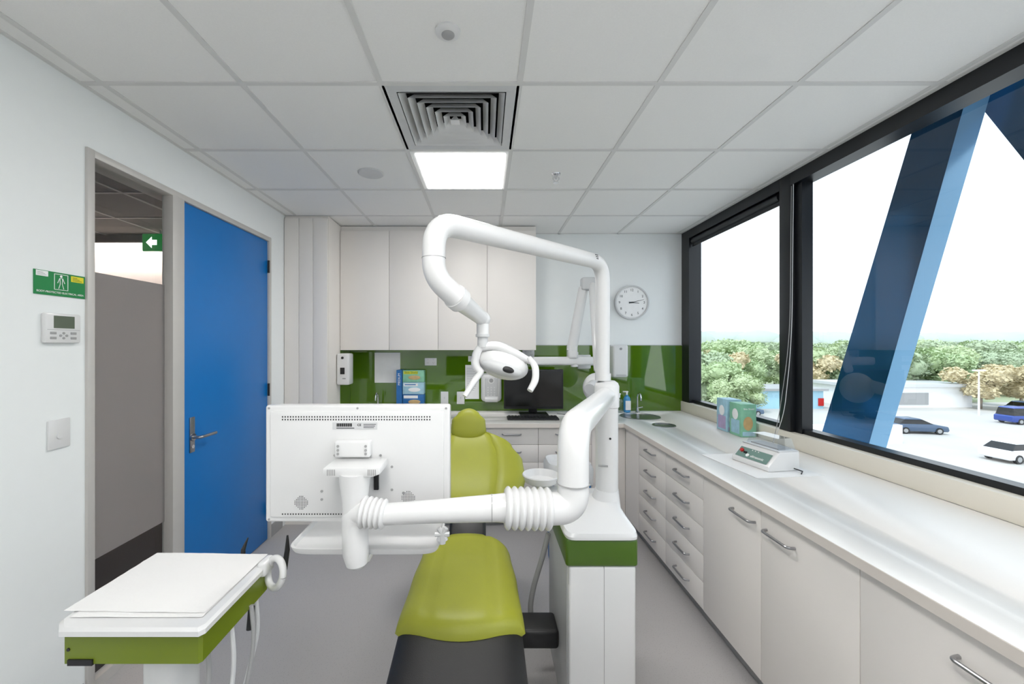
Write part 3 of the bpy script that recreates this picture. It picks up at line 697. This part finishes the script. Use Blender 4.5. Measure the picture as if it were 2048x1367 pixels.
# ---------------------------------------------------------------- outside
M_dcol=mat('column_blue_reflections',(30,92,136),0.16,var=0.15,scale=1.5,metal=.65); M_dcol2=mat('column_side_reflection',(118,165,200),0.2,var=0.05,scale=2,metal=.3)  # blue reflections on the dark steel painted in as base colours
b=B('diagonal_steel_brace'); xo,xi=2.5,2.62
def yl(z,za,ya,zb,yb2): return ya+(yb2-ya)*(z-za)/(zb-za)
zt,zb_=3.2,-1.0
A=lambda z: yl(z,2.75,2.40,.9,3.02); Bq=lambda z: yl(z,2.75,2.14,.9,2.653)
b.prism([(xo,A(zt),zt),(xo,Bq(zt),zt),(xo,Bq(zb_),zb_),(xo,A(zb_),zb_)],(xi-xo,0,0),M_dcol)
b.quad([(xo,Bq(zt)-.002,zt),(xi,Bq(zt)-.002,zt),(xi,Bq(zb_)-.002,zb_),(xo,Bq(zb_)-.002,zb_)],M_dcol2)  # sheet painting the paler reflection on the near side
C1=lambda z: yl(z,2.67,2.07,2.278,1.883)
b.prism([(xo+.12,C1(zt),zt),(xo+.12,C1(zt)-.45,zt),(xo+.12,C1(zb_)-.45,zb_),(xo+.12,C1(zb_),zb_)],(.12,0,0),M_dcol)
b.done()
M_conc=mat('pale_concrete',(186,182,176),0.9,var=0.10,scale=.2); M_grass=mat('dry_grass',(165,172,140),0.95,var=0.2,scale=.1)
B('ground_carpark').box((3,-60,-7.1),(260,60,-7),M_conc).done()
B('ground_grass').box((3,60,-7.1),(700,600,-7),M_grass).done()
M_leaf=[mat('hazy_leaf_%d'%i,c,0.8,var=0.25,scale=1.2) for i,c in enumerate(((172,190,146),(180,194,152),(166,180,148),(202,188,152)))]  # distance haze painted into the pale leaf colours
M_far=mat('far_hazy_foliage',(176,186,176),0.95,var=0.12,scale=.05)  # grey-green with the haze put into the colour
M_trunk=mat('trunk',(160,148,134),0.9)
def tree_mesh(seed,ml):
    random.seed(seed); b=B('t')
    b.sweep([(0,0,0),(.1,0,2),(.0,.1,4.5)],[.25,.2,.1],M_trunk,8)
    cl=[(V((random.uniform(-2.4,2.4),random.uniform(-2.4,2.4),random.uniform(3,8))),random.uniform(1.3,2.2)) for _ in range(11)]
    bm=bmesh.new()
    for c0,r in cl:
        for _ in range(260):
            d=V((random.gauss(0,1),random.gauss(0,1),random.gauss(0,1))).normalized()
            p=c0+d*r*random.uniform(.65,1.08); p.z=max(p.z,1)
            s=random.uniform(.14,.3); u=V((random.gauss(0,1),random.gauss(0,1),random.gauss(0,1))).normalized(); w=u.orthogonal().normalized()
            bm.faces.new([bm.verts.new(p+u*s*a+w*s*e) for a,e in ((-1,-.6),(1,-.6),(1,.6),(-1,.6))])
    b.add(bm,ml)
    for c0,r in cl: b.sph(c0,r*.75,ml,None,10,8)
    o=b.done(180); me=o.data; me.transform(Matrix.Translation(o.location)); bpy.data.objects.remove(o); return me
trees=[tree_mesh(i+20,M_leaf[i]) for i in range(4)]
def tl(name,items):
    e=bpy.data.objects.new(name,None); scene.collection.objects.link(e)
    for k,(x,y,s,t) in enumerate(items):
        o=bpy.data.objects.new('tree_part_%d'%k,trees[t]); scene.collection.objects.link(o); o.parent=e; o.location=(x,y,-7); o.scale=(s*1.15,s*1.15,s); o.rotation_euler=(0,0,random.uniform(0,6.28))
random.seed(3)
it=[]
for k in range(50):
    r=.46+k*.021+random.uniform(-.01,.01); y=random.uniform(66,84); it.append((r*y,y,random.uniform(.6,.86),random.choice((0,1,2,0,1,2,0,3))))
for k in range(60):
    r=.45+k*.018; y=random.uniform(95,150); it.append((r*y,y,random.uniform(.8,1.05),random.choice((0,1,2))))
for r,y,s,t in ((.57,52,.68,0),(.60,50,.5,1),(.64,52,.5,1),(1.22,54,.66,3),(1.32,54,.7,3),(1.15,62,.75,0),(.54,56,.8,2),(1.02,63,.8,2),(1.08,64,.85,0)): it.append((r*y,y,s,t))
tl('tree_line',it)
b=B('distant_hill')
random.seed(5)
for k in range(220):
    r=.3+k*.0062; y=random.uniform(200,330); s=random.uniform(7,13)
    b.sph((r*y,y,(.6+random.uniform(0,2.6))*y/240),(s,s,s*.55),M_far,None,12,8)
b.done()
M_carb=[mat('car_blue_grey',(70,90,115),0.25),mat('car_blue',(50,75,150),0.25),mat('car_white',(235,235,238),0.25)]
def car(x,y,rot,m,h=1.45,L=4.5,suv=False):
    b=B('parked_car',Matrix.Translation((x,y,-7))@Matrix.Rotation(rot,4,'Z'))
    l=L/2; 
    prof=[(-l,.35),(-l,.85),(-l+.5 if not suv else -l+.15,.95),(l-1.3,.95),(l-.1,.75),(l,.4),(l-.1,.25),(-l+.1,.25)]
    b.prism([(p,-.85,q) for p,q in prof],(0,1.7,0),m,.06)
    a0=-l+.35 if not suv else -l+.15
    def cab(z,e,w): return [V((a0+e,-w,z)),V((l-1.25-e*1.6,-w,z)),V((l-1.25-e*1.6,w,z)),V((a0+e,w,z))]
    e=.55 if not suv else .15
    b.loft([cab(.93,0,.8),cab(h-.08,e,.66)],M_screen); b.loft([cab(h-.09,e-.02,.67),cab(h,e+.12,.6)],m)
    for px in (-l+.85,l-.85):
        for s in (-1,1): b.cyl((px,s*.68,.32),(px,s*.88,.32),.32,M_dark,20); b.cyl((px,s*.88,.32),(px,s*.89,.32),.19,M_grey,16)
    b.done()
car(41.8,39.5,-.15,M_carb[0]); car(58.5,44,.0,M_carb[1],1.8,4.7,True); car(37.5,41.5,.1,M_carb[2]); car(39.5,30,.1,M_carb[2]); car(68,51,.2,M_carb[0]); car(47,52,.2,M_carb[2]); car(31,49,.1,M_carb[0])
b=B('low_white_building'); b.box((50,55,-7),(66,62,-4.2),M_signw).box((49.5,54.6,-4.2),(66.5,62,-3.8),M_lgrey); b.box((52,54.9,-6.6),(60,55.02,-5),M_grey); b.done()
b=B('low_shed'); b.box((36,54,-7),(45,60,-4.6),M_lbluep).box((35.6,53.6,-4.6),(45.4,60,-4.3),M_grey).box((44.3,53.9,-6.6),(45,54.05,-5.6),M_red); b.done()
B('carpark_parapet').box((16,35,-7),(36,35.4,-5.4),M_signw).done()
b=B('street_light_pole'); b.cyl((59.6,49,-7),(59.6,49,-1.6),.1,M_signw,12,.06).box((59.0,48.8,-1.65),(60.2,49.2,-1.5),M_signw); b.done()

# ---------------------------------------------------------------- world, sun, camera
w=bpy.data.worlds.new('sky'); scene.world=w; w.use_nodes=True; nt=w.node_tree; bg=nt.nodes['Background']
tc=nt.nodes.new('ShaderNodeTexCoord'); sp=nt.nodes.new('ShaderNodeSeparateXYZ'); rp=nt.nodes.new('ShaderNodeValToRGB')
nt.links.new(tc.outputs['Generated'],sp.inputs[0]); nt.links.new(sp.outputs['Z'],rp.inputs[0])
rp.color_ramp.elements[0].color=(.93,.96,1,1); rp.color_ramp.elements[1].color=(.72,.86,1,1); rp.color_ramp.elements[1].position=.8
nt.links.new(rp.outputs[0],bg.inputs['Color']); bg.inputs['Strength'].default_value=1.5
s=bpy.data.lights.new('sun','SUN'); s.energy=1.5; s.angle=.2; so=bpy.data.objects.new('sun',s); scene.collection.objects.link(so)
so.rotation_euler=V((.45,.35,-1)).to_track_quat('-Z','Y').to_euler()
cd=bpy.data.cameras.new('camera'); co=bpy.data.objects.new('camera',cd); scene.collection.objects.link(co)
co.location=(0,0,1.575); co.rotation_euler=(R90,0,0); cd.sensor_width=36; cd.clip_start=.02; cd.clip_end=2000
cd.lens=812/2048*36; cd.shift_x=54/2048; cd.shift_y=4.5/2048
scene.camera=co
